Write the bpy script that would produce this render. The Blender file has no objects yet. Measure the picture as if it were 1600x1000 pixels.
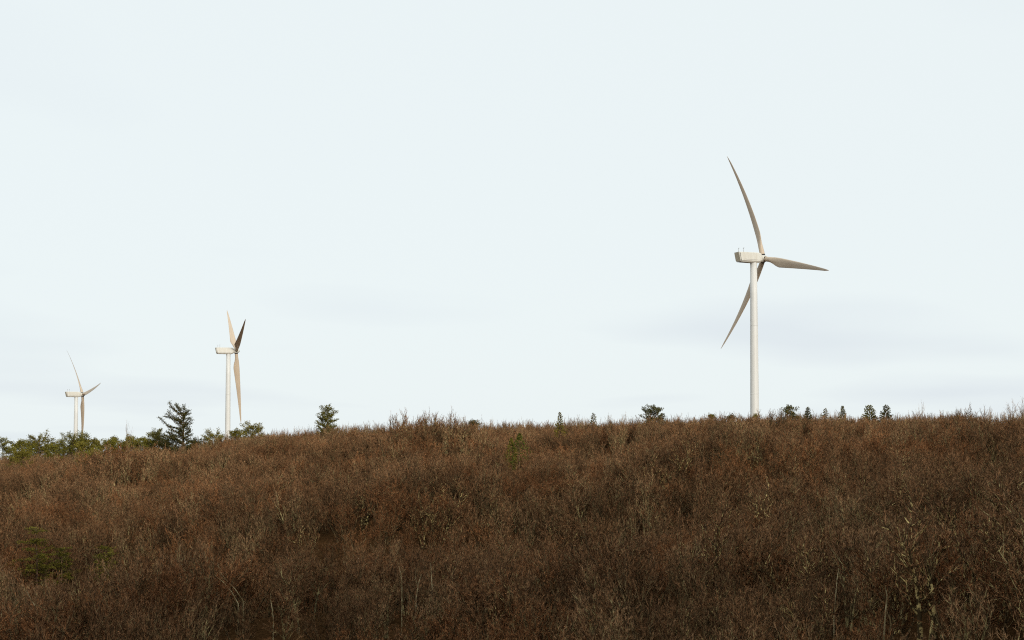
import bpy, math, random
import numpy as np
from mathutils import Vector, Matrix, Euler

sc = bpy.context.scene
COL = sc.collection
R = math.radians

# ------------------------------------------------------------------ camera, sky, sun, exposure
FPX, PITCH, HORIZON = 2222.0, R(2.5), 720.0          # focal length in pixels of a 1600 px wide frame
PY = HORIZON - FPX * math.tan(PITCH)
cam_d = bpy.data.cameras.new('camera')
cam_d.sensor_width = 36.0
cam_d.lens = FPX / 1600.0 * 36.0
cam_d.shift_y = (PY - 500.0) / 1600.0
cam_d.clip_start, cam_d.clip_end = 0.5, 20000.0
cam = bpy.data.objects.new('camera', cam_d)
COL.objects.link(cam)
cam.rotation_euler = (R(90) + PITCH, 0, 0)
sc.camera = cam

SUN_AZ, SUN_EL = R(155), R(16)                        # clockwise from the view direction; low, behind the right shoulder
world = bpy.data.worlds.new('World')
sc.world = world
world.use_nodes = True
nt = world.node_tree
nt.nodes.clear()
W = nt.nodes.new
wout = W('ShaderNodeOutputWorld')
sky = W('ShaderNodeTexSky')
sky.sky_type = 'NISHITA'
sky.sun_disc = False
sky.sun_elevation = SUN_EL
sky.sun_rotation = SUN_AZ
sky.air_density, sky.dust_density, sky.ozone_density = 1.0, 2.0, 1.0
bg_sky = W('ShaderNodeBackground')
bg_sky.inputs['Strength'].default_value = 0.1
nt.links.new(sky.outputs[0], bg_sky.inputs['Color'])
# the overcast sheet: a level cloud layer seen in perspective (direction / height), thick and nearly even everywhere
tc = W('ShaderNodeTexCoord')
sep = W('ShaderNodeSeparateXYZ')
nt.links.new(tc.outputs['Generated'], sep.inputs[0])
zz = W('ShaderNodeMath'); zz.operation = 'MAXIMUM'; zz.inputs[1].default_value = 0.0
nt.links.new(sep.outputs['Z'], zz.inputs[0])
za = W('ShaderNodeMath'); za.operation = 'ADD'; za.inputs[1].default_value = 0.07
nt.links.new(zz.outputs[0], za.inputs[0])
dx = W('ShaderNodeMath'); dx.operation = 'DIVIDE'
dy = W('ShaderNodeMath'); dy.operation = 'DIVIDE'
nt.links.new(sep.outputs['X'], dx.inputs[0]); nt.links.new(za.outputs[0], dx.inputs[1])
nt.links.new(sep.outputs['Y'], dy.inputs[0]); nt.links.new(za.outputs[0], dy.inputs[1])
cmb = W('ShaderNodeCombineXYZ')
sh = W('ShaderNodeMath'); sh.operation = 'ADD'; sh.inputs[1].default_value = -0.93
nt.links.new(dx.outputs[0], sh.inputs[0]); nt.links.new(sh.outputs[0], cmb.inputs['X']); nt.links.new(dy.outputs[0], cmb.inputs['Y'])
cmb.inputs['Z'].default_value = 6.9
cn = W('ShaderNodeTexNoise')
cn.inputs['Scale'].default_value = 0.42
cn.inputs['Detail'].default_value = 2.5
cn.inputs['Roughness'].default_value = 0.5
nt.links.new(cmb.outputs[0], cn.inputs['Vector'])
cr = W('ShaderNodeValToRGB')
cr.color_ramp.elements[0].position = 0.30
cr.color_ramp.elements[0].color = (0.785, 0.85, 0.893, 1)
cr.color_ramp.elements[1].position = 0.47
cr.color_ramp.elements[1].color = (0.865, 0.935, 0.948, 1)
nt.links.new(cn.outputs['Fac'], cr.inputs[0])
bg_cl = W('ShaderNodeBackground')
nt.links.new(cr.outputs[0], bg_cl.inputs['Color'])
mixw = W('ShaderNodeMixShader')
mixw.inputs[0].default_value = 0.94                    # share of the sky the overcast sheet covers
nt.links.new(bg_sky.outputs[0], mixw.inputs[1])
nt.links.new(bg_cl.outputs[0], mixw.inputs[2])
nt.links.new(mixw.outputs[0], wout.inputs['Surface'])

sun_d = bpy.data.lights.new('sun', 'SUN')
sun_d.energy = 2.3
sun_d.angle = R(10)
sun_d.color = (1.0, 0.935, 0.83)
sun = bpy.data.objects.new('sun', sun_d)
COL.objects.link(sun)
sdir = Vector((math.sin(SUN_AZ) * math.cos(SUN_EL), math.cos(SUN_AZ) * math.cos(SUN_EL), math.sin(SUN_EL)))
sun.rotation_euler = sdir.to_track_quat('Z', 'Y').to_euler()

sc.view_settings.view_transform = 'Standard'
sc.view_settings.look = 'None'
sc.view_settings.exposure = 0.0
sc.view_settings.gamma = 1.0
sc.view_settings.use_curve_mapping = False
sc.cycles.use_denoising = False
sc.cycles.filter_width = 1.1
sc.cycles.max_bounces = 5
sc.cycles.diffuse_bounces = 3

# ------------------------------------------------------------------ helpers
class MB:
    """collects triangles and quads of one mesh"""
    def __init__(s):
        s.v, s.f, s.m, s.sm = [], [], [], []
    def tri(s, a, b, c, m=0):
        n = len(s.v); s.v += [a, b, c]; s.f.append((n, n + 1, n + 2)); s.m.append(m); s.sm.append(False)
    def quad(s, a, b, c, d, m=0):
        n = len(s.v); s.v += [a, b, c, d]; s.f.append((n, n + 1, n + 2, n + 3)); s.m.append(m); s.sm.append(False)
    def loft(s, rings, m=0, smooth=True, cap=True):
        n0 = len(s.v); k = len(rings[0])
        for r in rings: s.v += r
        for i in range(len(rings) - 1):
            a = n0 + i * k; b = a + k
            for j in range(k):
                j2 = (j + 1) % k
                s.f.append((a + j, a + j2, b + j2, b + j)); s.m.append(m); s.sm.append(smooth)
        if cap:
            s.f.append(tuple(n0 + j for j in reversed(range(k)))); s.m.append(m); s.sm.append(False)
            e = n0 + (len(rings) - 1) * k
            s.f.append(tuple(e + j for j in range(k))); s.m.append(m); s.sm.append(False)
    def tube(s, pts, rad, sides=4, m=0):
        rings = []
        for i, p in enumerate(pts):
            d = (pts[min(i + 1, len(pts) - 1)] - pts[max(i - 1, 0)]).normalized()
            a = d.orthogonal().normalized() if i == 0 else (a - d * a.dot(d)).normalized()
            b = d.cross(a)
            rings.append([tuple(p + (a * math.cos(2 * math.pi * j / sides) + b * math.sin(2 * math.pi * j / sides)) * rad[i]) for j in range(sides)])
        s.loft(rings, m, True, False)
    def box(s, lo, hi, m=0):
        x0, y0, z0 = lo; x1, y1, z1 = hi
        s.loft([[(x0, y0, z0), (x1, y0, z0), (x1, y1, z0), (x0, y1, z0)], [(x0, y0, z1), (x1, y0, z1), (x1, y1, z1), (x0, y1, z1)]], m, False, True)
    def mesh(s, name, mats):
        me = bpy.data.meshes.new(name)
        me.from_pydata(s.v, [], s.f)
        me.polygons.foreach_set('material_index', s.m)
        me.polygons.foreach_set('use_smooth', s.sm)
        for mt in mats: me.materials.append(mt)
        me.update()
        return me

def link(name, data, parent=None):
    o = bpy.data.objects.new(name, data)
    COL.objects.link(o)
    if parent is not None: o.parent = parent
    return o

def tag(o, label, cat=None, group=None, kind=None):
    o['label'] = label
    if cat: o['category'] = cat
    if group: o['group'] = group
    if kind: o['kind'] = kind
    return o

def unproj(px, py, d):
    """point at depth d on the sight line through a pixel of the 1600 x 1000 photograph"""
    t = math.tan(PITCH + math.atan((PY - py) / FPX))
    return Vector(((px - 800) / FPX * (math.cos(PITCH) + t * math.sin(PITCH)) * d, d, t * d))

def project(x, y, z):
    dep = y * math.cos(PITCH) + z * math.sin(PITCH)
    return 800 + FPX * x / dep, PY - FPX * (z * math.cos(PITCH) - y * math.sin(PITCH)) / dep

# ------------------------------------------------------------------ materials
def material(name, build):
    m = bpy.data.materials.new(name)
    m.use_nodes = True
    t = m.node_tree
    b = t.nodes['Principled BSDF']
    build(t, b, t.nodes.new, t.links.new)
    return m

def twig_mat(name, c1, c2, scale=1.7, rough=0.75, vary=0.32, lo=0.43, hi=0.60):
    """two-tone bark or needles; each plant also has its own tone"""
    def build(t, b, N, L):
        g = N('ShaderNodeNewGeometry')
        n = N('ShaderNodeTexNoise'); n.inputs['Scale'].default_value = scale; n.inputs['Detail'].default_value = 3
        L(g.outputs['Position'], n.inputs['Vector'])
        r = N('ShaderNodeValToRGB')
        r.color_ramp.elements[0].position = lo; r.color_ramp.elements[0].color = (*c1, 1)
        r.color_ramp.elements[1].position = hi; r.color_ramp.elements[1].color = (*c2, 1)
        L(n.outputs['Fac'], r.inputs[0])
        oi = N('ShaderNodeObjectInfo')
        mr = N('ShaderNodeMapRange'); mr.inputs['To Min'].default_value = 1 - vary; mr.inputs['To Max'].default_value = 1 + vary
        L(oi.outputs['Random'], mr.inputs['Value'])
        h = N('ShaderNodeHueSaturation')
        L(mr.outputs[0], h.inputs['Value']); L(r.outputs[0], h.inputs['Color'])
        L(h.outputs[0], b.inputs['Base Color'])
        b.inputs['Roughness'].default_value = rough
        b.inputs['Specular IOR Level'].default_value = 0.08
    return material(name, build)

def paint_mat(name, base, dirt, amount, rough=0.45):
    """weathered off-white paint: soft grime runs along the height and small blotches"""
    def build(t, b, N, L):
        tcn = N('ShaderNodeTexCoord')
        mp = N('ShaderNodeMapping'); mp.inputs['Scale'].default_value = (0.9, 0.9, 0.12)
        L(tcn.outputs['Object'], mp.inputs['Vector'])
        n = N('ShaderNodeTexNoise'); n.inputs['Scale'].default_value = 1.2; n.inputs['Detail'].default_value = 5
        L(mp.outputs[0], n.inputs['Vector'])
        r = N('ShaderNodeMapRange'); r.inputs['From Min'].default_value = 0.35; r.inputs['From Max'].default_value = 0.75
        r.inputs['To Max'].default_value = amount
        L(n.outputs['Fac'], r.inputs['Value'])
        mx = N('ShaderNodeMixRGB'); mx.inputs[1].default_value = (*base, 1); mx.inputs[2].default_value = (*dirt, 1)
        L(r.outputs[0], mx.inputs[0]); L(mx.outputs[0], b.inputs['Base Color'])
        b.inputs['Roughness'].default_value = rough
    return material(name, build)

M = {}
M['tower'] = paint_mat('tower_paint', (0.74, 0.73, 0.69), (0.58, 0.54, 0.46), 0.3)
M['nacelle'] = paint_mat('nacelle_paint', (0.72, 0.70, 0.63), (0.50, 0.43, 0.31), 0.45)
M['rear'] = paint_mat('rear_panel_paint', (0.62, 0.53, 0.38), (0.45, 0.36, 0.24), 0.4)
M['blade'] = paint_mat('blade_paint', (0.62, 0.50, 0.37), (0.46, 0.34, 0.23), 0.6, 0.5)
M['dark'] = paint_mat('dark_gap', (0.03, 0.026, 0.022), (0.02, 0.02, 0.02), 0.5, 0.7)
M['metal'] = paint_mat('mast_metal', (0.35, 0.33, 0.3), (0.2, 0.18, 0.16), 0.5, 0.5)

M['bark_brown'] = twig_mat('bark_brown', (0.075, 0.048, 0.024), (0.30, 0.21, 0.10), 2.6)
M['bark_grey'] = twig_mat('bark_grey', (0.11, 0.080, 0.038), (0.46, 0.37, 0.17), 1.8)
M['bark_pale'] = twig_mat('bark_pale', (0.24, 0.18, 0.09), (0.50, 0.42, 0.24), 1.8, vary=0.25)
M['bark_lichen'] = twig_mat('bark_lichen', (0.060, 0.040, 0.018), (0.68, 0.52, 0.22), 2.6, lo=0.48, hi=0.62)
M['twig_red'] = twig_mat('twig_red', (0.098, 0.040, 0.015), (0.38, 0.170, 0.070), 2.4)
M['twig_brown'] = twig_mat('twig_brown', (0.070, 0.036, 0.016), (0.35, 0.182, 0.085), 2.4)
M['twig_tan'] = twig_mat('twig_tan', (0.085, 0.047, 0.022), (0.45, 0.258, 0.128), 2.4)
M['leaf_dead'] = twig_mat('leaf_dead', (0.13, 0.056, 0.019), (0.42, 0.198, 0.079), 3.0, 0.6)
M['needle_pine'] = twig_mat('needle_pine', (0.075, 0.072, 0.012), (0.27, 0.235, 0.038), 2.4, 0.55, 0.25)
M['needle_dark'] = twig_mat('needle_dark', (0.050, 0.050, 0.014), (0.17, 0.150, 0.038), 2.0, 0.55, 0.25)
M['needle_olive'] = twig_mat('needle_olive', (0.085, 0.074, 0.012), (0.30, 0.248, 0.042), 2.4, 0.55, 0.2)
M['needle_hemlock'] = twig_mat('needle_hemlock', (0.080, 0.074, 0.012), (0.30, 0.260, 0.040), 2.0, 0.55, 0.2)
M['needle_cedar'] = twig_mat('needle_cedar', (0.050, 0.068, 0.010), (0.17, 0.195, 0.032), 2.0, 0.55, 0.2)
M['bark_pine'] = twig_mat('bark_pine', (0.09, 0.055, 0.035), (0.24, 0.15, 0.085), 2.0)

def build_litter(t, b, N, L):
    g = N('ShaderNodeNewGeometry')
    n1 = N('ShaderNodeTexNoise'); n1.inputs['Scale'].default_value = 0.06; n1.inputs['Detail'].default_value = 6
    n2 = N('ShaderNodeTexNoise'); n2.inputs['Scale'].default_value = 2.5; n2.inputs['Detail'].default_value = 6; n2.inputs['Roughness'].default_value = 0.7
    L(g.outputs['Position'], n1.inputs['Vector']); L(g.outputs['Position'], n2.inputs['Vector'])
    ad = N('ShaderNodeMath'); ad.operation = 'MULTIPLY'; L(n1.outputs['Fac'], ad.inputs[0]); L(n2.outputs['Fac'], ad.inputs[1])
    r = N('ShaderNodeValToRGB')
    r.color_ramp.elements[0].position = 0.15; r.color_ramp.elements[0].color = (0.030, 0.015, 0.006, 1)
    r.color_ramp.elements[1].position = 0.38; r.color_ramp.elements[1].color = (0.11, 0.056, 0.022, 1)
    L(ad.outputs[0], r.inputs[0]); L(r.outputs[0], b.inputs['Base Color'])
    bp = N('ShaderNodeBump'); bp.inputs['Strength'].default_value = 0.6; bp.inputs['Distance'].default_value = 0.15
    L(n2.outputs['Fac'], bp.inputs['Height']); L(bp.outputs[0], b.inputs['Normal'])
    b.inputs['Roughness'].default_value = 0.95
    b.inputs['Specular IOR Level'].default_value = 0.0
M['litter'] = material('leaf_litter', build_litter)

# ------------------------------------------------------------------ terrain
PXK = [-500, 0, 100, 200, 280, 350, 420, 500, 700, 900, 1100, 1250, 1400, 1500, 1560, 1620, 1800, 2200]
YTK = [735, 716, 712, 706, 698, 687, 677, 671, 666, 660, 655, 651, 649, 647, 653, 644, 635, 627]
DCX, DCV = [-500, 0, 400, 800, 1200, 1600, 2200], [485, 470, 450, 430, 390, 330, 300]
D0X, D0V = [-500, 0, 400, 800, 1200, 1600, 2200], [155, 150, 140, 125, 110, 96, 85]
HT = 6.6                                                # usual height of the wood's canopy
_rw = np.random.RandomState(5)
WAVES = [(2 * math.pi / w, a, p, am) for w, am in ((95, 1.0), (70, 0.9), (52, 0.8), (41, 0.6), (30, 0.45)) for a, p in (_rw.rand(2, 2) * 2 * math.pi)]
TURB = [  # hub position, yaw, first blade angle, rotor tilt, tip deflection, pitch
    dict(hub=(96.39, 542.13, 77.4), az=64.96, ph=-17.4, tilt=5.8, de=3.3, pitch=-3, bend=6.0),
    dict(hub=(-165.57, 851.5, 65.8), az=71.38, ph=-50.4, tilt=4.5, de=-0.9, pitch=78, bend=1.0),
    dict(hub=(-311.3, 1029.8, 47.95), az=55.78, ph=-38.8, tilt=6.0, de=0.1, pitch=22, bend=4.0)]
OVER, HUBH = 4.6, 78.0
for t_ in TURB:
    a_ = R(t_['az'])
    t_['base'] = (t_['hub'][0] - math.sin(a_) * OVER, t_['hub'][1] - math.cos(a_) * OVER, t_['hub'][2] - HUBH)

def smooth(x):
    x = np.clip(x, 0, 1)
    return x * x * (3 - 2 * x)

def ground(x, y):
    x = np.asarray(x, float); y = np.asarray(y, float)
    u = np.clip(x / np.maximum(y, 40), -0.62, 0.62)
    px = 800 + FPX * u
    yt = np.interp(px, PXK, YTK)
    tcn = np.tan(PITCH + np.arctan((PY - yt) / FPX))
    dc = np.interp(px, DCX, DCV); d0 = np.interp(px, D0X, D0V)
    z1 = tcn * dc; z0 = -0.122 * d0
    m = 0.055                                           # slope of the canopy where it reaches the crest
    s = np.clip((y - d0) / (dc - d0), -1, 1)
    avg = (z1 - z0) / (dc - d0)
    m0 = 2 * avg - m
    zc = z0 + (dc - d0) * (m0 * s + (m - m0) * s * s / 2)
    zc = np.where(s < 0, z0 + m0 * (y - d0), zc)
    zg = zc - HT
    und = sum(am * np.sin(k * (x * math.cos(a) + y * math.sin(a)) + p) for k, a, p, am in WAVES)
    zg = zg + und * (1 - 0.92 * smooth((y - dc + 120) / 100)) * 1.3
    # beyond the crest the land levels out and falls away to the turbines
    wsum = 0; zb = 0
    for t in TURB:
        w = 1.0 / ((x - t['base'][0]) ** 2 + (y - t['base'][1]) ** 2 + 400.0)
        wsum = wsum + w; zb = zb + w * t['base'][2]
    zb = zb / wsum
    zg = zg + (zb - zg) * smooth((y - dc - 6) / 110)
    # the near side of the dip, up to the camera's own ground
    k = smooth((y - 4) / 66.0)
    up = x * math.sin(SUN_AZ) + y * math.cos(SUN_AZ)     # unseen rise added to shade the lower slope, its top some 240 m back
    back = 120.0 * smooth((up - 14) / 216.0)
    return -1.7 * (1 - k) + zg * k - smooth((np.abs(x) - 60) / 400) * (1 - k) * 6 + back

def g1(x, y): return float(ground(x, y))

def stand_depth(px, py, h):
    """depth at which a sight line meets the level h above the ground"""
    for d in np.arange(90.0, 460.0, 1.0):
        q = unproj(px, py, d)
        if g1(q.x, q.y) + h > q.z: break
    return float(d)

def build_ground():
    radii = list(np.arange(0, 100, 8.0)[1:]) + list(np.arange(100, 620, 9.0)) + list(np.geomspace(640, 9000, 34))
    front = np.linspace(-0.62, 0.62, 130); rest = np.linspace(0.62, 2 * math.pi - 0.62, 62)[1:-1]
    angs = np.concatenate([front, rest])
    rr, aa = np.meshgrid(radii, angs, indexing='ij')
    X = rr * np.sin(aa); Y = rr * np.cos(aa); Z = ground(X, Y)
    n = len(angs)
    verts = [(0, 0, g1(0, 0))] + list(zip(X.ravel(), Y.ravel(), Z.ravel()))
    faces = [(0, 1 + (j + 1) % n, 1 + j) for j in range(n)]
    for i in range(len(radii) - 1):
        for j in range(n):
            a = 1 + i * n + j; b = 1 + i * n + (j + 1) % n
            faces.append((a, b, b + n, a + n))
    me = bpy.data.meshes.new('hillside_ground')
    me.from_pydata(verts, [], faces)
    me.polygons.foreach_set('use_smooth', [True] * len(faces))
    me.materials.append(M['litter'])
    o = link('hillside_ground', me)
    tag(o, 'brown leaf-littered hillside under the bare wood, rising to a long ridge', kind='structure')
build_ground()

# ------------------------------------------------------------------ wind turbines
def build_blade_mesh(de, pitch, bend):
    mb = MB(); rings = []
    N = 18
    for r in [0.0, 1.0, 2.2, 3.6, 5.2, 7.0, 9.0, 11.5, 14.5, 18, 22, 26, 30, 34, 37.5, 40, 41.6, 42.5, 42.95]:
        q = r / 42.95
        if r < 2.2: chord, thick, rnd = 1.9, 1.9, 1.0
        else:
            k = min(1, (r - 2.2) / 6.8); k = k * k * (3 - 2 * k)
            full = 3.6 * (1 - max(0, (r - 9) / 33.95) * 0.86)
            chord = 1.9 + (full - 1.9) * k
            rnd = 1 - k
            thick = 1.9 * rnd + (1 - rnd) * chord * (0.30 - 0.14 * q)
        if r > 41: chord *= max(0.3, 1 - (r - 41) / 2.6)
        tw = R(13) * (1 - min(1, max(0, (r - 4) / 34))) ** 1.6 if r > 2.2 else R(13)
        ang = -(R(pitch) + tw)
        ring = []
        for j in range(N):
            a = 2 * math.pi * j / N
            cx = -math.cos(a)                               # -1 leading edge, +1 trailing edge
            # round root blends into a section with its thickest point near the leading edge
            xa = cx * 0.5 * chord + (1 - rnd) * 0.18 * chord
            ys = math.sin(a) * 0.5 * thick
            if rnd < 1: ys *= rnd + (1 - rnd) * (0.35 + 0.65 * (1 - (cx + 1) / 2)) * 1.25
            xr = xa * math.cos(ang) - ys * math.sin(ang)
            yr = xa * math.sin(ang) + ys * math.cos(ang)
            ring.append((xr, yr + (bend - de) * q - bend * q ** 2, r + 1.05))
        rings.append(ring)
    mb.loft(rings)
    return mb.mesh('blade', [M['blade']])

def build_tower_mesh():
    mb = MB(); rings = []
    for z, rad in ((0, 1.85), (0.4, 1.83), (13, 1.70), (26, 1.62), (39, 1.53), (52, 1.45), (64, 1.37), (76.1, 1.28)):
        rings.append([(rad * math.cos(2 * math.pi * j / 32), rad * math.sin(2 * math.pi * j / 32), z) for j in range(32)])
    mb.loft(rings)
    return mb.mesh('tower', [M['tower']])

def nacelle_ring(y, w, zt, zb, ch_t, ch_b, shear=0.0):
    """cross-section at y, chamfered top and bottom edges, seen along the axis"""
    h = w / 2
    pts = [(-h + ch_b, zb), (h - ch_b, zb), (h, zb + ch_b * 1.25), (h, zt - ch_t), (h - ch_t, zt), (-h + ch_t, zt), (-h, zt - ch_t), (-h, zb + ch_b * 1.25)]
    return [(x, y + shear * (z - zb), z) for x, z in pts]

def build_nacelle_mesh():
    mb = MB()
    mb.loft([nacelle_ring(-6.9, 3.25, 79.75, 76.15, .22, .45, -0.22), nacelle_ring(-5.5, 3.4, 79.85, 76.05, .25, .5), nacelle_ring(1.2, 3.4, 79.95, 76.05, .35, .5),
             nacelle_ring(2.6, 3.1, 79.85, 76.3, .5, .55), nacelle_ring(3.15, 2.5, 79.35, 76.7, .6, .5)], 0, False)
    return mb.mesh('nacelle', [M['nacelle']])

def spinner_mesh():
    mb = MB(); rings = []
    for y, rad in ((3.18, 1.25), (3.5, 1.42), (4.6, 1.42), (5.4, 1.28), (6.1, 0.95), (6.6, 0.5), (6.8, 0.08)):
        rings.append([(rad * math.sin(2 * math.pi * j / 24), y - OVER, rad * math.cos(2 * math.pi * j / 24)) for j in range(24)])
    mb.loft(rings)
    return mb.mesh('spinner', [M['nacelle']])

tower_me, nacelle_me, spin_me = build_tower_mesh(), build_nacelle_mesh(), spinner_mesh()
mb = MB(); mb.loft([nacelle_ring(-7.0, 2.85, 79.55, 76.35, .2, .4, -0.22), nacelle_ring(-6.915, 2.85, 79.55, 76.35, .2, .4, -0.22)], 0, False)
rear_me = mb.mesh('rear_panel', [M['rear']])
mb = MB(); mb.loft([nacelle_ring(-6.62, 3.50, 79.72, 76.10, .25, .5, -0.20), nacelle_ring(-6.50, 3.50, 79.72, 76.10, .25, .5, -0.20)], 0, False)
seam_me = mb.mesh('seam', [M['dark']])
mb = MB()
for sx in (-1, 1): mb.box((sx * 1.715 - 0.02, -5.4, 77.02), (sx * 1.715 + 0.02, 1.2, 77.12))
rail_me = mb.mesh('side_joint', [M['metal']])
mb = MB()
mb.tube([Vector((0, 0, 0)), Vector((0, 0, 1.75))], [0.07, 0.05], 6)
mb.tube([Vector((-0.35, 0, 1.5)), Vector((0.35, 0, 1.5))], [0.04, 0.04], 5)
mb.tube([Vector((0.35, 0, 1.5)), Vector((0.35, 0, 1.85))], [0.09, 0.09], 6)
mast_me = mb.mesh('sensor_mast', [M['metal']])
mb = MB(); rings = []
for y, rad in ((3.10, 1.12), (3.30, 1.12)):
    rings.append([(rad * math.sin(2 * math.pi * j / 24), y, 78 + rad * math.cos(2 * math.pi * j / 24)) for j in range(24)])
mb.loft(rings); gap_me = mb.mesh('shaft_collar', [M['dark']])

mb = MB(); mb.loft([[(1.015 * math.cos(2 * math.pi * j / 32), 1.015 * math.sin(2 * math.pi * j / 32), z) for j in range(32)] for z in (-0.09, 0.09)])
flange_me = mb.mesh('flange_joint', [M['tower']])
TL = ['tallest and nearest white wind turbine, three blades spread wide, above the right of the ridge',
      'mid-sized white wind turbine with rotor nearly edge-on, between the other two, behind the ridge',
      'smallest and farthest wind turbine, rising behind the row of green pines']
for t, lab in zip(TURB, TL):
    root = link('wind_turbine', None)
    root.location = t['base']; root.rotation_euler = (0, 0, -R(t['az']))
    tag(root, lab, 'wind turbine', 'wind turbines on the ridge')
    link('tower', tower_me, root)
    for z_, r_ in ((26.0, 1.62), (52.0, 1.45)):
        jo = link('flange_joint', flange_me, root); jo.location = (0, 0, z_); jo.scale = (r_, r_, 1)
    nac = link('nacelle', nacelle_me, root)
    link('rear_panel', rear_me, nac); link('seam', seam_me, nac); link('side_joint', rail_me, nac); link('shaft_collar', gap_me, nac)
    for (x, y) in ((-0.9, -6.2), (0.9, -5.2)):
        o = link('sensor_mast', mast_me, nac); o.location = (x, y, 79.7)
    hubm = Matrix.Translation((0, OVER, HUBH)) @ Matrix.Rotation(R(t['tilt']), 4, 'X')
    o = link('spinner', spin_me, root); o.matrix_local = hubm
    bme = build_blade_mesh(t['de'], t['pitch'], t['bend'])
    mb = MB(); rings = []
    for z in (1.0, 1.62): rings.append([(1.0 * math.cos(2 * math.pi * j / 20), 1.0 * math.sin(2 * math.pi * j / 20), z) for j in range(20)])
    mb.loft(rings); cuff_me = mb.mesh('root_collar', [M['dark']])
    for k in range(3):
        o = link('blade', bme, root)
        o.matrix_local = hubm @ Matrix.Rotation(R(t['ph'] + 120 * k), 4, 'Y')
        link('root_collar', cuff_me, o)

# ------------------------------------------------------------------ bare trees
def rand_dir(rng):
    while True:
        v = Vector((rng.uniform(-1, 1), rng.uniform(-1, 1), rng.uniform(-1, 1)))
        if 0.05 < v.length < 1: return v.normalized()

def path(rng, p, d, length, segs, wander, trop):
    pts = [p.copy()]; d = d.normalized(); dirs = [d.copy()]
    for i in range(segs):
        d = (d + rand_dir(rng) * wander + Vector((0, 0, trop))).normalized()
        p = p + d * (length / segs); pts.append(p.copy()); dirs.append(d.copy())
    return pts, dirs

def at(pts, dirs, t):
    f = t * (len(pts) - 1); i = min(int(f), len(pts) - 2); f -= i
    return pts[i].lerp(pts[i + 1], f), dirs[i + 1]

def side(rng, d, ang):
    a = d.orthogonal().normalized(); a.rotate(Matrix.Rotation(rng.uniform(0, 2 * math.pi), 3, d))
    return (d * math.cos(ang) + a * math.sin(ang)).normalized()

def blade_tri(mb, rng, p, d, ln, w, m):
    a = side(rng, d, math.pi / 2) * w
    mb.tri(tuple(p - a), tuple(p + a), tuple(p + d * ln), m)

def bare_tree(seed, H, stems, spread, limbs, branches, twigs, leaves, upright=0.12, first=0.25, bt=1.0):
    rng = random.Random(seed)
    tr, cr_ = MB(), MB()
    for s in range(stems):
        az = 2 * math.pi * (s + rng.uniform(-.3, .3)) / stems
        lean = rng.uniform(0.4, 1.0) * spread if stems > 1 else rng.uniform(0, 0.12)
        d = Vector((math.cos(az) * math.sin(lean), math.sin(az) * math.sin(lean), math.cos(lean)))
        base = Vector((math.cos(az), math.sin(az), 0)) * (0.18 if stems > 1 else 0)
        L = H * rng.uniform(0.62, 0.8)
        pts, dirs = path(rng, base + Vector((0, 0, -0.25)), d, L + 0.25, 7, 0.11, 0.035)
        r0 = (0.062 + 0.012 * H) * (0.72 if stems > 2 else 1.0)
        tr.tube(pts, [r0 * (1 - 0.82 * i / 7) for i in range(8)], 5)
        for b in range(limbs):
            t = first + (1 - first) * (b + rng.random()) / limbs
            p, pd = at(pts, dirs, min(t, 0.99))
            ld = side(rng, pd, R(rng.uniform(28, 62)))
            ll = H * rng.uniform(0.26, 0.44) * (1.12 - 0.5 * t)
            lp, ldirs = path(rng, p, ld, ll, 5, 0.17, upright)
            lr = r0 * (0.5 - 0.3 * t) * (1 + .25 * (bt - 1))
            tr.tube(lp, [lr * (1 - 0.75 * i / 5) for i in range(6)], 4)
            for c in range(branches):
                t2 = 0.18 + 0.8 * (c + rng.random()) / branches
                q, qd = at(lp, ldirs, min(t2, 0.99))
                bd = side(rng, qd, R(rng.uniform(25, 60)))
                bl = H * rng.uniform(0.10, 0.19)
                bp, bdirs = path(rng, q, bd, bl, 3, 0.2, upright * 1.3)
                cr_.tube(bp, [0.030 * bt, 0.024 * bt, 0.017 * bt, 0.009], 3, 0 if rng.random() < .6 / bt ** 2 else 2)
                for e in range(twigs):
                    t3 = (e + rng.random()) / twigs
                    w_, wd = at(bp, bdirs, min(t3, 0.99))
                    td = side(rng, wd, R(rng.uniform(15, 55)))
                    td = (td + Vector((0, 0, upright * 2.8))).normalized()
                    tl = rng.uniform(0.45, 1.0) * 0.1 * H
                    blade_tri(cr_, rng, w_, td, tl, 0.019, 0)
                    for f in range(2):
                        td2 = side(rng, td, R(rng.uniform(20, 50)))
                        blade_tri(cr_, rng, w_ + td * tl * rng.uniform(.2, .7), td2, tl * rng.uniform(.4, .7), 0.014, 0)
                    if rng.random() < leaves:
                        for f in range(2):
                            o = w_ + td * tl * rng.random()
                            a = rand_dir(rng) * 0.075; b_ = a.cross(rand_dir(rng)).normalized() * 0.05
                            cr_.quad(tuple(o), tuple(o + a * .5 + b_), tuple(o + a), tuple(o + a * .5 - b_), 1)
    return tr, cr_

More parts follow.
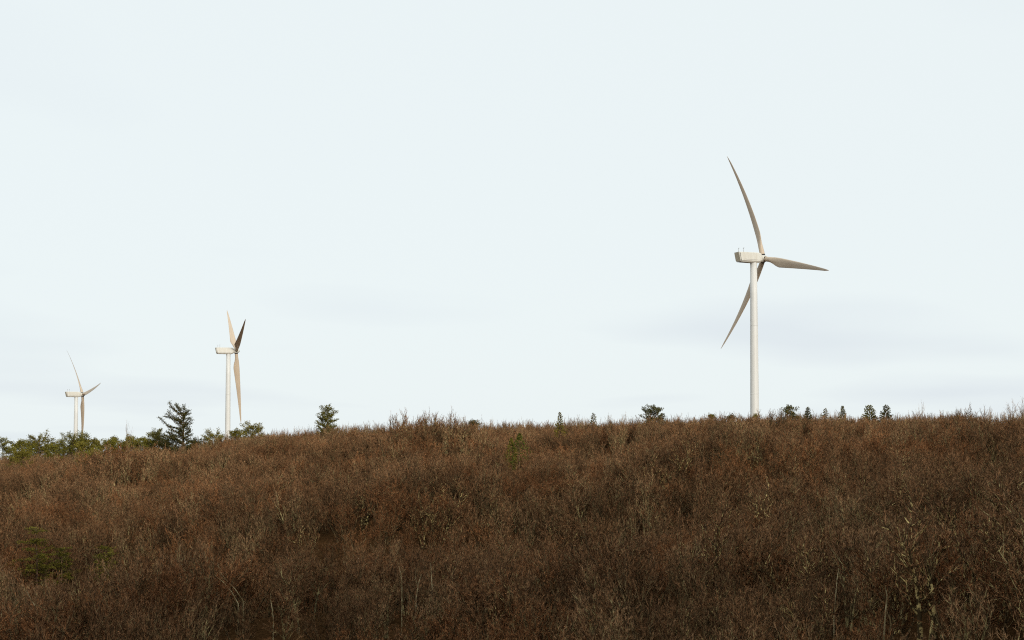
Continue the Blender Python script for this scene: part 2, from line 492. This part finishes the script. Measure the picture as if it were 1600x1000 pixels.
KINDS = {
    'russet': dict(bark='bark_brown', twig='twig_red', args=dict(stems=4, spread=0.50, limbs=7, branches=5, twigs=5, leaves=0.35, upright=0.16)),
    'brown': dict(bark='bark_brown', twig='twig_brown', args=dict(stems=3, spread=0.42, limbs=8, branches=5, twigs=5, leaves=0.08, upright=0.22)),
    'tan': dict(bark='bark_grey', twig='twig_tan', args=dict(stems=2, spread=0.30, limbs=9, branches=5, twigs=5, leaves=0.04, upright=0.26)),
    'single': dict(bark='bark_grey', twig='twig_brown', args=dict(stems=1, spread=0.1, limbs=15, branches=6, twigs=6, leaves=0.05, upright=0.12, first=0.35)),
    'wispy': dict(bark='bark_grey', twig='twig_tan', args=dict(stems=4, spread=0.22, limbs=6, branches=3, twigs=4, leaves=0.0, upright=0.38, first=0.3)),
    'lichen': dict(bark='bark_lichen', twig='twig_brown', args=dict(stems=2, spread=0.35, limbs=9, branches=6, twigs=5, leaves=0.0, upright=0.14, first=0.25, bt=1.25)),
}
VAR = []                                                 # (kind, trunk mesh, crown mesh, joined mesh)
src = bpy.data.collections.new('bare_tree_sources')
for kn, kd in KINDS.items():
    for v in range(4):
        tr, cr_ = bare_tree(100 * v + len(VAR) * 7 + 3, 6.8 if kn != 'russet' else 6.0, **kd['args'])
        mats = [M[kd['bark']], M[kd['twig']], M['leaf_dead']]
        tme = tr.mesh('trunk_' + kn, [mats[0]])
        cme = cr_.mesh('crown_' + kn, [mats[1], mats[2], mats[0]])
        jb = MB(); n = len(tr.v)
        jb.v = tr.v + cr_.v; jb.f = tr.f + [tuple(i + n for i in f) for f in cr_.f]
        jb.m = tr.m + [i + 1 for i in cr_.m]; jb.sm = tr.sm + cr_.sm
        jme = jb.mesh('bare_' + kn, mats + [mats[0]])
        so = bpy.data.objects.new('source_%02d' % len(VAR), jme)
        src.objects.link(so)
        VAR.append((kn, tme, cme, jme))

def fieldnoise(seed, wl):
    r = np.random.RandomState(seed)
    ks = [(2 * math.pi / (wl * r.uniform(.6, 1.6)), r.uniform(0, 6.28), r.uniform(0, 6.28)) for _ in range(7)]
    return lambda x, y: sum(np.sin(k * (x * math.cos(a) + y * math.sin(a)) + p) for k, a, p in ks) / 2.6
n_kind, n_kind2, n_size, n_dens = fieldnoise(1, 34), fieldnoise(2, 26), fieldnoise(3, 30), fieldnoise(4, 22)

def scatter_gn(name, coll, pos, idx, rot, scl):
    me = bpy.data.meshes.new(name)
    me.from_pydata([tuple(p) for p in pos], [], [])
    a = me.attributes.new('variant', 'INT', 'POINT'); a.data.foreach_set('value', np.asarray(idx, np.int32))
    a = me.attributes.new('turn', 'FLOAT_VECTOR', 'POINT'); a.data.foreach_set('vector', np.asarray(rot, np.float32).ravel())
    a = me.attributes.new('size', 'FLOAT_VECTOR', 'POINT'); a.data.foreach_set('vector', np.asarray(scl, np.float32).ravel())
    o = link(name, me)
    ng = bpy.data.node_groups.new(name, 'GeometryNodeTree')
    ng.interface.new_socket('Geometry', in_out='INPUT', socket_type='NodeSocketGeometry')
    ng.interface.new_socket('Geometry', in_out='OUTPUT', socket_type='NodeSocketGeometry')
    N = ng.nodes.new; L = ng.links.new
    gi, go = N('NodeGroupInput'), N('NodeGroupOutput')
    ci = N('GeometryNodeCollectionInfo'); ci.inputs['Collection'].default_value = coll
    ci.inputs['Separate Children'].default_value = True; ci.inputs['Reset Children'].default_value = True
    ip = N('GeometryNodeInstanceOnPoints'); ip.inputs['Pick Instance'].default_value = True
    def attr(nm, ty):
        n = N('GeometryNodeInputNamedAttribute'); n.data_type = ty; n.inputs['Name'].default_value = nm
        return next(s for s in n.outputs if s.enabled and s.name == 'Attribute')
    L(gi.outputs[0], ip.inputs['Points']); L(ci.outputs[0], ip.inputs['Instance'])
    L(attr('variant', 'INT'), ip.inputs['Instance Index'])
    er = N('FunctionNodeEulerToRotation'); L(attr('turn', 'FLOAT_VECTOR'), er.inputs[0]); L(er.outputs[0], ip.inputs['Rotation'])
    L(attr('size', 'FLOAT_VECTOR'), ip.inputs['Scale'])
    L(ip.outputs[0], go.inputs[0])
    md = o.modifiers.new('scatter', 'NODES'); md.node_group = ng
    return o

rs = np.random.RandomState(11)
STEP = 2.9
ys = np.arange(78, 520, STEP)
px_, py_ = [], []
for y in ys:
    xs = np.arange(-0.47 * y - 6, 0.47 * y + 6, STEP)
    px_.append(xs + rs.uniform(-.48, .48, len(xs)) * STEP); py_.append(y + rs.uniform(-.48, .48, len(xs)) * STEP)
X, Y = np.concatenate(px_), np.concatenate(py_)
dcv = np.interp(800 + FPX * X / Y, DCX, DCV)
keep = (Y < dcv + 34) & (rs.rand(len(X)) < np.clip(0.93 + 0.42 * n_dens(X, Y) - 0.20 * np.clip((230 - Y) / 90, 0, 1), 0.58, 1))
# the small evergreens inside the wood stand at the back of little openings
for hx, hd, wd, dp in ((60, stand_depth(60, 908, 2.6), 3.8, 13), (97, stand_depth(97, 908, 2.6), 3.0, 12), (166, stand_depth(166, 905, 2.6), 3.0, 12),
                       (806, stand_depth(806, 703, 7.6), 3.6, 24), (876, stand_depth(876, 690, 5.0), 2.2, 14)):
    keep &= ~((np.abs(X / Y - (hx - 800) / FPX) * hd < wd) & (Y > hd - dp) & (Y < hd + 1.2))
for sx, sy in ((266, 925), (50, 950), (355, 930), (340, 900), (652, 930), (675, 930), (627, 922), (425, 960), (1384, 990), (1306, 950), (1295, 885)):
    hd = stand_depth(sx, sy, 3.8)                            # likewise the pale dead stems
    keep &= ~((np.abs(X / Y - (sx - 800) / FPX) * hd < 1.3) & (Y > hd - 9) & (Y < hd + 0.8))
X, Y, dcv = X[keep], Y[keep], dcv[keep]
Z = ground(X, Y)
S = np.clip(1.0 + 0.22 * n_size(X, Y) + rs.normal(0, 0.13, len(X)), 0.62, 1.5)
S = S * (1 + 0.15 * np.clip((165 - Y) / 40, 0, 1))
S = np.where(Y > dcv - 100, np.clip(S, 0.80, 1.02), S)
S = np.where(Y > dcv - 30, np.clip(S, 0.84, 1.03), S)
k1 = n_kind(X, Y) + rs.normal(0, 0.45, len(X)); k2 = n_kind2(X, Y) + rs.normal(0, 0.6, len(X))
lich = np.clip((X / Y - 0.05) / 0.25, 0, 1) * np.clip((230 - Y) / 80, 0, 1)      # lichen-grown trees in the damp near right of the slope
k1 = k1 - 0.7 * lich; k2 = np.where(rs.rand(len(X)) < 0.55 * lich, np.where(rs.rand(len(X)) < .5, 1.0, -1.5), k2)
kind = np.where(k1 > 0.35, 0, np.where(k2 > 0.5, 2, np.where(k2 < -0.9, 3, 1)))
kind = np.where((rs.rand(len(X)) < 0.42 * lich) | ((rs.rand(len(X)) < .04) & (Y < 220)), 5, kind)
kind = np.where((Y > dcv - 22) & (rs.rand(len(X)) < 0.5), 4, kind)
idx = kind * 4 + rs.randint(0, 4, len(X))
TURN = np.stack([rs.normal(0, .05, len(X)), rs.normal(0, .05, len(X)), rs.uniform(0, 6.28, len(X))], 1)
ZF = np.where(kind == 4, rs.uniform(0.85, 1.15, len(X)), 1.0)
SCL = np.stack([S * rs.uniform(.9, 1.15, len(X)), S * rs.uniform(.9, 1.15, len(X)), S * ZF * rs.uniform(.9, 1.12, len(X))], 1)

# the nearest trees in the frame stand as single trees
PRJ = [project(x, y, z + 6.0 * s) for x, y, z, s in zip(X, Y, Z, SCL[:, 2])]
inview = np.array([(-10 < a < 1610 and b < 985) for a, b in PRJ])
order = np.argsort(np.where(inview, Y - 0.0 * X, 1e9))
near = order[:290]
single = np.zeros(len(X), bool); single[near] = True
TREE_LABEL = {
    'russet': 'bushy russet tree',
    'brown': 'leafless dark brown tree',
    'tan': 'pale tan bare tree',
    'lichen': 'lichen-flecked bare tree',
    'wispy': 'wispy upright bare tree',
    'single': 'single-trunked grey bare tree'}
def where(px, py):
    for lim, w in ((90, 'under the olive hemlock pair'), (210, 'under the small lone hemlock'), (310, 'around the crooked dead stem'), (400, 'around the pale leaning saplings'),
                   (560, 'between leaning saplings and forked stem'), (700, 'around the forked pale stem'), (850, 'just right of the forked pale stem'),
                   (1000, 'low below the green cedars'), (1130, 'low on the slope left of the tallest turbine'), (1250, 'straight below the tallest turbine'),
                   (1350, 'around the thin pale sapling'), (1480, 'around the tall mossy trunk'), (9999, 'in the lower right corner')):
        if px < lim: return w
for i in near:
    kn, tme, cme, jme = VAR[idx[i]]
    r = link('bare_tree', None)
    r.location = (X[i], Y[i], Z[i]); r.rotation_euler = TURN[i]; r.scale = SCL[i]
    tag(r, ('tall ' if S[i] > 1.2 else 'short ' if S[i] < 0.95 else '') + TREE_LABEL[kn] + (', in front, ' if PRJ[i][1] > 925 else ', ') + where(*PRJ[i]), 'bare tree', 'bare %s trees nearest the camera' % kn)
    link('trunk', tme, r); link('crown', cme, r)
rest = ~single
o = scatter_gn('bare_wood', src, np.stack([X, Y, Z], 1)[rest], idx[rest], TURN[rest], SCL[rest])
tag(o, 'dense leafless brown wood covering the whole hillside up to the ridge', 'wood', kind='stuff')

# undergrowth: low twiggy brush between the stems
usrc = bpy.data.collections.new('brush_sources')
for v in range(5):
    tr, cr_ = bare_tree(900 + v, 2.2, stems=6, spread=0.85, limbs=5, branches=4, twigs=5, leaves=0.35, upright=0.05, first=0.1)
    jb = MB(); n = len(tr.v)
    jb.v = tr.v + cr_.v; jb.f = tr.f + [tuple(i + n for i in f) for f in cr_.f]
    jb.m = tr.m + [i + 1 for i in cr_.m]; jb.sm = tr.sm + cr_.sm
    usrc.objects.link(bpy.data.objects.new('brush_%02d' % v, jb.mesh('brush', [M['bark_brown'], M['twig_brown' if v % 2 else 'twig_red'], M['leaf_dead'], M['bark_brown']])))
bx, by = [], []
for y in np.arange(78, 330, 2.8):
    xs = np.arange(-0.45 * y - 4, 0.45 * y + 4, 2.8)
    bx.append(xs + rs.uniform(-1.1, 1.1, len(xs))); by.append(y + rs.uniform(-1.1, 1.1, len(xs)))
bx, by = np.concatenate(bx), np.concatenate(by)
bs = rs.uniform(.3, .65, len(bx))
o = scatter_gn('undergrowth', usrc, np.stack([bx, by, ground(bx, by)], 1), rs.randint(0, 5, len(bx)),
               np.stack([0 * bx, 0 * bx, rs.uniform(0, 6.28, len(bx))], 1), np.stack([bs, bs, bs], 1))
tag(o, 'low brown brush and dead twigs between the tree stems', 'undergrowth', kind='stuff')

# ------------------------------------------------------------------ evergreens
def tuft(mb, rng, p, d, k, ln, w, spread=0.9):
    for _ in range(k):
        td = (d + rand_dir(rng) * spread).normalized()
        blade_tri(mb, rng, p, td, ln * rng.uniform(.6, 1.1), w, 0)

def white_pine(seed, H, width, lean=0.0, asym=0.0, gaps=0.25, top_round=0.5):
    """layered plumes on up-swept branches, open gaps between the tiers"""
    rng = random.Random(seed); tr, cr_ = MB(), MB()
    pts, dirs = path(rng, Vector((0, 0, -0.3)), Vector((lean, 0, 1)), H * 0.97 + 0.3, 8, 0.03, 0.02)
    tr.tube(pts, [0.028 * H * (1 - 0.85 * i / 8) for i in range(9)], 7)
    tiers = int(7 + H * 0.6)
    for i in range(tiers):
        t = 0.16 + 0.80 * i / (tiers - 1)
        n = rng.randint(4, 6)
        a0 = rng.uniform(0, 6.28)
        for j in range(n):
            if rng.random() < gaps * 0.5: continue
            a = a0 + 2 * math.pi * (j + rng.uniform(-.25, .25)) / n
            prof = math.sin(min(1, (1.06 - t) / 0.62) * math.pi / 2) ** 0.62
            ln = width * 0.5 * prof * rng.uniform(0.4, 1.2) * (1 + asym * -math.cos(a))
            if ln < 0.25: ln = 0.25
            up = 0.1 + 0.55 * t
            p, _ = at(pts, dirs, t)
            bp, bd = path(rng, p, Vector((math.cos(a), math.sin(a), up * rng.uniform(.4, 1.4))), ln, 5, 0.16, 0.05)
            tr.tube(bp, [0.05 * (1 - .16 * q) * (ln / 2.5 + .3) for q in range(6)], 3)
            m = max(8, int(ln * 20))
            for q in range(m):
                tt = 0.28 + 0.72 * (q + rng.random()) / m
                c, cd = at(bp, bd, min(tt, .99))
                c = c + Vector((rng.gauss(0, .34), rng.gauss(0, .34), rng.gauss(.08, .17))) * min(1, ln / 1.5)
                tuft(cr_, rng, c, (cd + Vector((0, 0, .5))).normalized(), 9, 0.32, 0.045, 1.0)
    return tr, cr_

def pitch_pine(seed, H, width, flat=0.5):
    """rounded irregular head: limbs ending in separate clumps of needles"""
    rng = random.Random(seed); tr, cr_ = MB(), MB()
    pts, dirs = path(rng, Vector((0, 0, -0.3)), Vector((rng.uniform(-.1, .1), rng.uniform(-.1, .1), 1)), H * 0.85 + .3, 7, 0.1, 0.03)
    tr.tube(pts, [0.024 * H * (1 - 0.8 * i / 7) for i in range(8)], 6)
    for i in range(52):
        t = 0.15 + 0.85 * (i + rng.random()) / 52
        a = rng.uniform(0, 6.28)
        hz = math.sqrt(max(0.08, 1 - ((t - 0.55) / 0.52) ** 2))
        ln = width * 0.5 * hz * rng.uniform(.55, 1.1)
        p, _ = at(pts, dirs, min(t, .99))
        bp, bd = path(rng, p, Vector((math.cos(a), math.sin(a), rng.uniform(.15, .9) * (t + .2))), ln, 5, 0.2, 0.06)
        tr.tube(bp, [0.055 * (1 - .15 * q) for q in range(6)], 3)
        for q in range(int(12 + ln * 14)):
            tt = rng.uniform(.45, 1)
            c, cd = at(bp, bd, min(tt, .99))
            c = c + Vector((rng.gauss(0, .38), rng.gauss(0, .38), rng.gauss(.1, .24)))
            tuft(cr_, rng, c, (cd + Vector((0, 0, .6))).normalized(), 9, 0.30, 0.045, 1.1)
    for q in range(40):
        c = pts[-1] + Vector((rng.gauss(0, .45), rng.gauss(0, .45), rng.gauss(.1, .35)))
        tuft(cr_, rng, c, Vector((0, 0, 1)), 9, 0.30, 0.045, 1.1)
    return tr, cr_

def spruce(seed, H, width, dense=1.0, spire=1.0):
    """narrow pointed cone with short tiers"""
    rng = random.Random(seed); tr, cr_ = MB(), MB()
    pts, dirs = path(rng, Vector((0, 0, -0.3)), Vector((0, 0, 1)), H + .3, 8, 0.015, 0.02)
    tr.tube(pts, [0.02 * H * (1 - 0.92 * i / 8) for i in range(9)], 6)
    n = int(H * 16 * dense)
    for i in range(n):
        t = 0.10 + 0.89 * (i + rng.random()) / n
        a = i * 2.4 + rng.uniform(-.4, .4)
        ln = width * 1.05 * (1.02 - t) ** spire * rng.uniform(.6, 1.2) + 0.1
        p, _ = at(pts, dirs, min(t, .995))
        bp, bd = path(rng, p, Vector((math.cos(a), math.sin(a), 0.25 * t - .05)), ln, 3, 0.1, 0.06)
        tr.tube(bp, [0.03, .022, .016, .01], 3)
        for q in range(max(3, int(ln * 8))):
            c, cd = at(bp, bd, min(.2 + .8 * rng.random(), .99))
            tuft(cr_, rng, c + Vector((0, 0, rng.gauss(0, .06))), cd, 11, 0.30, 0.045, 0.8)
    return tr, cr_

def cedar(seed, H, width):
    """dense oval bush of sprays with an uneven skin"""
    rng = random.Random(seed); tr, cr_ = MB(), MB()
    pts, dirs = path(rng, Vector((0, 0, -0.3)), Vector((0, 0, 1)), H * .85, 6, 0.03, 0.02)
    tr.tube(pts, [0.022 * H * (1 - 0.85 * i / 6) for i in range(7)], 6)
    lob = [(rng.uniform(0, 6.28), rng.uniform(.2, .9), rng.uniform(.12, .3)) for _ in range(9)]
    for i in range(760):
        a = rng.uniform(0, 6.28); t = rng.random()
        rad = width * .5 * math.sin(math.pi * (0.12 + 0.86 * t) ** 0.8) * rng.uniform(.45, 1.0)
        for la, lt, lv in lob:
            dd = (math.cos(a - la) - 1) * 3 - ((t - lt) * 4) ** 2
            rad *= 1 + lv * math.exp(dd)
        c = Vector((math.cos(a) * rad, math.sin(a) * rad, H * (.1 + .88 * t)))
        tuft(cr_, rng, c, Vector((math.cos(a) * .7, math.sin(a) * .7, .7)), 10, 0.3, 0.035, .8)
    return tr, cr_

def hemlock(seed, H, width):
    """level sprays in separate shelves along a bare lower trunk"""
    rng = random.Random(seed); tr, cr_ = MB(), MB()
    pts, dirs = path(rng, Vector((0, 0, -0.3)), Vector((0, 0, 1)), H + .3, 8, 0.03, 0.02)
    tr.tube(pts, [0.019 * H * (1 - 0.88 * i / 8) for i in range(9)], 7)
    for i in range(14):
        t = 0.25 + 0.74 * (i + rng.random() * 1.3) / 15
        for j in range(rng.randint(3, 4)):
            a = rng.uniform(0, 6.28)
            ln = width * .5 * (1.08 - t) ** .7 * rng.uniform(.25, 1.3)
            p, _ = at(pts, dirs, min(t, .99))
            bp, bd = path(rng, p, Vector((math.cos(a), math.sin(a), rng.uniform(-.1, .4))), ln, 5, 0.16, 0.0)
            tr.tube(bp, [0.04 * (1 - .16 * q) for q in range(6)], 3)
            for q in range(int(5 + ln * 20)):
                c, cd = at(bp, bd, rng.uniform(.25, .99))
                sp = Vector((rng.gauss(0, .34), rng.gauss(0, .34), rng.gauss(0, .09)))
                tuft(cr_, rng, c + sp, Vector((cd.x, cd.y, .12)).normalized(), 10, 0.22, 0.03, .7)
    return tr, cr_

def evergreen(name, label, cat, builder, px, top, d, wpx, needle, group=None, minh=3.0, **kw):
    p = unproj(px, top, d)
    zb = g1(p.x, p.y)
    H = max(minh, p.z - zb)
    zb = p.z - H if p.z - H < zb else zb
    tr, cr_ = builder(int(px * 7 + top), H, wpx / FPX * d, **kw)
    r = link(name, None); r.location = (p.x, p.y, zb)
    tag(r, label, cat, group)
    link('trunk', tr.mesh('trunk', [M['bark_pine']]), r)
    link('crown', cr_.mesh('crown', [M[needle]]), r)
    return r
def crest(px, off): return float(np.interp(px, DCX, DCV)) + off

RG = 'evergreens along the ridge'
evergreen('white_pine', 'large dark pine with up-swept layered limbs on the ridge, near the mid-sized turbine', 'pine', white_pine, 287, 637, crest(285, -6), 64, 'needle_dark', RG, lean=0.03, asym=0.45, gaps=.3)
evergreen('white_pine', 'open feathery pine standing alone on the ridge beyond the mid-sized turbine', 'pine', white_pine, 510, 636, crest(510, -2), 52, 'needle_pine', RG, gaps=.35, asym=0.1)
evergreen('white_pine', 'dark spiky pine on the ridge between centre and tallest turbine', 'pine', white_pine, 1024, 636, crest(1024, -4), 52, 'needle_dark', RG, gaps=.1, asym=0.15)
evergreen('flat_topped_pine', 'small flat-topped pine just showing on the ridge near mid-frame', 'pine', pitch_pine, 739, 656, crest(739, 2), 28, 'needle_dark', RG)
evergreen('slender_fir', 'slender olive-brown fir on the ridge right of mid-frame, above the green cedar', 'fir', spruce, 876, 644, stand_depth(876, 690, 5.0), 22, 'needle_olive', RG, dense=.7)
evergreen('slender_fir', 'thin spire-topped fir showing only its tip, next to the slender olive fir', 'fir', spruce, 927, 645, crest(927, 0), 20, 'needle_olive', RG, dense=.6)
evergreen('round_pine', 'round-headed dark pine on the ridge just right of the tallest turbine', 'pine', pitch_pine, 1239, 629, crest(1239, -2), 34, 'needle_dark', RG)
evergreen('small_spruce', 'small dark spruce close beside the round-headed pine', 'spruce', spruce, 1263, 636, crest(1263, 0), 20, 'needle_dark', RG)
evergreen('small_spruce', 'small sparse spruce second right of the round-headed pine', 'spruce', spruce, 1289, 638, crest(1289, 0), 22, 'needle_olive', RG, dense=.6)
evergreen('small_spruce', 'thin pointed spruce alone midway between two pairs of ridge evergreens', 'spruce', spruce, 1316, 634, crest(1316, 0), 17, 'needle_pine', RG)
evergreen('small_spruce', 'bushy pointed spruce, left of the last pair on the right of the ridge', 'spruce', spruce, 1360, 633, crest(1360, 0), 25, 'needle_pine', RG, spire=.7)
evergreen('small_spruce', 'dark tufted spruce, rightmost evergreen on the ridge', 'spruce', spruce, 1385, 633, crest(1385, 0), 20, 'needle_dark', RG, spire=.7)
evergreen('small_pine', 'tiny pine at the foot of the tallest turbine tower', 'pine', pitch_pine, 1181, 644, crest(1181, 2), 13, 'needle_pine', RG)
evergreen('small_pine', 'low dark pine a little left of the tallest turbine tower', 'pine', pitch_pine, 1139, 645, crest(1139, 2), 22, 'needle_dark', RG)
evergreen('small_pine', 'pale sparse pine top left of the low dark pine by the tallest turbine', 'pine', pitch_pine, 1107, 643, crest(1107, 4), 17, 'needle_olive', RG)
evergreen('cedar_bush', 'dense dark green cedar among the brown trees below the ridge at mid-frame', 'cedar', cedar, 812, 676, stand_depth(812, 704, 7.6), 32, 'needle_cedar', None, minh=4.5)
evergreen('cedar_bush', 'small yellow-green cedar touching the left of the dark green cedar', 'cedar', cedar, 799, 683, stand_depth(799, 703, 7.6), 20, 'needle_pine', None, minh=4.0)

PG = 'green pitch pines behind the brown wood at the left end of the ridge'
PP = [(-22, 684, 12, 46, 'needle_olive', 'green pine cut by the left edge of the picture on the ridge'),
      (8, 677, 6, 42, 'needle_pine', 'first full green pine from the left edge on the ridge'),
      (36, 682, 2, 34, 'needle_pine', 'short green pine between the left-edge pine and the open-crowned pine'),
      (61, 672, 14, 44, 'needle_olive', 'open-crowned round pine, sky showing through, left of the farthest turbine'),
      (88, 686, 6, 30, 'needle_pine', 'low green pine just left of the pine that hides the farthest turbine foot'),
      (112, 671, 8, 50, 'needle_pine', 'broad green pine hiding the foot of the farthest turbine tower'),
      (130, 684, -14, 34, 'needle_olive', 'green pine in front of the lowest blade of the farthest turbine'),
      (146, 676, 14, 30, 'needle_olive', 'narrow yellow-green pine just right of the farthest turbine'),
      (166, 683, 4, 36, 'needle_pine', 'low green pine third right of the farthest turbine'),
      (184, 677, 10, 34, 'needle_olive', 'brownish round pine left of the wispy bare sapling'),
      (207, 674, 10, 30, 'needle_olive', 'round pine right beside the wispy bare sapling'),
      (232, 669, 6, 46, 'needle_pine', 'tall green pine between the wispy sapling and the large dark pine'),
      (258, 676, 2, 42, 'needle_dark', 'dense dark green pine tucked against the large dark pine, on its left'),
      (309, 683, 0, 34, 'needle_dark', 'low dark pine at the right foot of the large dark pine'),
      (336, 671, 8, 36, 'needle_olive', 'olive round pine just left of the mid-sized turbine tower'),
      (371, 664, 8, 26, 'needle_olive', 'small tufted pine between the mid-sized turbine tower and its lowest blade'),
      (396, 658, 2, 38, 'needle_olive', 'sparse olive pine just right of the mid-sized turbine'),
      (22, 684, 18, 40, 'needle_pine', 'pine behind the gap between the two leftmost full green pines'),
      (50, 685, 20, 40, 'needle_pine', 'pine half hidden behind the open-crowned round pine'),
      (76, 684, 20, 40, 'needle_olive', 'pine behind the gap right of the open-crowned round pine'),
      (99, 685, 22, 40, 'needle_pine', 'pine behind the left shoulder of the broad pine at the farthest turbine'),
      (123, 682, 22, 44, 'needle_pine', 'pine behind the broad pine, across the farthest turbine tower'),
      (157, 685, 20, 40, 'needle_pine', 'pine behind the gap right of the narrow yellow-green pine'),
      (196, 684, 20, 40, 'needle_pine', 'pine behind the stem of the wispy bare sapling'),
      (220, 683, 18, 40, 'needle_olive', 'pine behind the gap left of the tall green pine'),
      (246, 682, 18, 40, 'needle_pine', 'pine behind the gap between the tall green and dense dark pines'),
      (28, 700, -30, 40, 'needle_olive', 'lower yellow-green pine in front of the row, near the left edge'),
      (143, 703, -32, 36, 'needle_pine', 'lower green pine in front of the row, below the farthest turbine')]
for px, top, off, w, nd, lab in PP:
    evergreen('pitch_pine', lab, 'pine', pitch_pine, px, top + 4, crest(px, off), w * 1.4, nd, PG, minh=4.5)

HG = 'olive hemlocks at the lower left'
evergreen('hemlock', 'taller olive hemlock with level sprays and sunlit trunk, lower left of the wood', 'hemlock', hemlock, 60, 822, stand_depth(60, 908, 2.6), 104, 'needle_hemlock', HG)
evergreen('hemlock', 'shorter olive hemlock touching the right side of the taller one', 'hemlock', hemlock, 97, 850, stand_depth(97, 908, 2.6), 70, 'needle_hemlock', HG)
evergreen('hemlock', 'small hemlock standing apart, right of the pair of olive hemlocks', 'hemlock', hemlock, 166, 847, stand_depth(166, 905, 2.6), 62, 'needle_hemlock', HG)
evergreen('hemlock', 'dark hemlock half cut off by the left edge at the bottom', 'hemlock', hemlock, -2, 900, stand_depth(0, 945, 2.6), 60, 'needle_dark', HG)

# ------------------------------------------------------------------ bare saplings on the crest and pale dead stems low down
def stem_thing(name, label, cat, lines, d, rad, mat, group=None):
    """a bare stem whose course is given in the photograph and whose depth and foot are real"""
    d = stand_depth(*lines[0][0], 3.8)                      # where that sight line meets the stand
    p0 = unproj(*lines[0][0], d); zb = g1(p0.x, p0.y)
    root = Vector((p0.x, p0.y, zb))
    r = link(name, None); r.location = root
    rng = random.Random(int(p0.x * 13 + d))
    for li, ln in enumerate(lines):
        pts = [unproj(a, b, d + rng.uniform(-.3, .3)) - root for a, b in ln]
        if li == 0: pts = [Vector((pts[0].x * .2, 0, -0.3))] + pts
        rr = rad * (1 if li == 0 else .6)
        mb = MB(); mb.tube(pts, [rr * (1 - .7 * i / len(pts)) for i in range(len(pts))], 6)
        link('trunk' if li == 0 else 'branch', mb.mesh('stem', [M[mat]]), r)
    tag(r, label, cat, group)

stem_thing('dead_tree', 'pale crooked dead stem bent at its middle, lower left of the wood', 'dead stem', [[(268, 925), (271, 913), (271, 904), (266, 897), (259, 892)]], 143, .07, 'bark_pale')
stem_thing('dead_tree', 'pale dead stem leaning left, below the olive hemlock pair', 'dead stem', [[(58, 956), (53, 944), (47, 934), (41, 923)]], 140, .075, 'bark_pale')
stem_thing('leaning_sapling', 'longest of the thin pale saplings leaning left beside the crooked dead stem', 'sapling', [[(372, 943), (362, 925), (350, 911), (335, 898), (325, 884), (323, 870)], [(350, 911), (343, 896), (340, 878)]], 141, .055, 'bark_pale', 'pale leaning saplings')
stem_thing('leaning_sapling', 'shorter pale sapling leaning left, just right of the longest leaning one', 'sapling', [[(380, 939), (367, 920), (355, 908), (344, 894), (341, 882)]], 142, .045, 'bark_pale', 'pale leaning saplings')
stem_thing('pale_stem', 'forked sunlit pale stem in the dark hollow at lower mid-frame', 'dead stem', [[(650, 936), (652, 924), (655, 908), (659, 897)], [(653, 918), (649, 902), (650, 890)]], 135, .06, 'bark_pale', 'pale stems in the hollow')
stem_thing('pale_stem', 'straight sunlit pale stem right of the forked one in the hollow', 'dead stem', [[(676, 935), (675, 915), (674, 897), (673, 880)]], 136, .06, 'bark_pale', 'pale stems in the hollow')
stem_thing('pale_stem', 'short pale stem left of the forked one at the hollow edge', 'dead stem', [[(628, 924), (628, 910), (626, 895), (623, 884)]], 137, .05, 'bark_pale', 'pale stems in the hollow')
stem_thing('pale_stem', 'lone pale stub low down between crooked stem and hollow', 'dead stem', [[(427, 966), (425, 950), (423, 938), (423, 925)]], 133, .06, 'bark_pale', None)
stem_thing('pale_stem', 'tall mossy pale trunk rising from the bottom edge, right of centre', 'dead stem', [[(1381, 1004), (1382, 980), (1384, 955), (1386, 930), (1383, 915)]], 100, .08, 'bark_pale', None)
stem_thing('pale_stem', 'thin pale sapling left of the tall mossy trunk near the bottom', 'dead stem', [[(1303, 960), (1306, 930), (1308, 905), (1311, 885)]], 104, .05, 'bark_pale', None)
stem_thing('pale_stem', 'curved pale stem in the brown slope upper left of the thin sapling', 'dead stem', [[(1297, 890), (1296, 872), (1292, 858), (1289, 848)]], 118, .05, 'bark_pale', None)

def sapling(px, top, d, w, label, seed, kindm='twig_tan', args=None):
    p = unproj(px, top, d); zb = g1(p.x, p.y); H = max(4.0, p.z - zb)
    a = dict(stems=1, spread=.1, limbs=9, branches=4, twigs=4, leaves=0, upright=.3, first=.4); a.update(args or {})
    tr, cr_ = bare_tree(seed, H, **a)
    r = link('sapling', None); r.location = (p.x, p.y, zb); r.scale = (w, w, 1)
    tag(r, label, 'sapling')
    link('trunk', tr.mesh('trunk', [M['bark_grey']]), r); link('crown', cr_.mesh('crown', [M[kindm]]), r)
sapling(198, 656, crest(198, -2), .45, 'wispy tall bare sapling above the green pines', 31)
sapling(1592, 618, crest(1592, -14), .9, 'tall bare tree at the right edge, standing highest on the ridge', 32, args=dict(stems=2, limbs=12, upright=.15))
sapling(1545, 636, crest(1545, -4), .7, 'thin bare tree in the dip left of the highest right-edge tree', 33)
sapling(1438, 630, crest(1438, -2), .45, 'wispy bare sapling sticking out of the ridge right of the last spruce', 34)
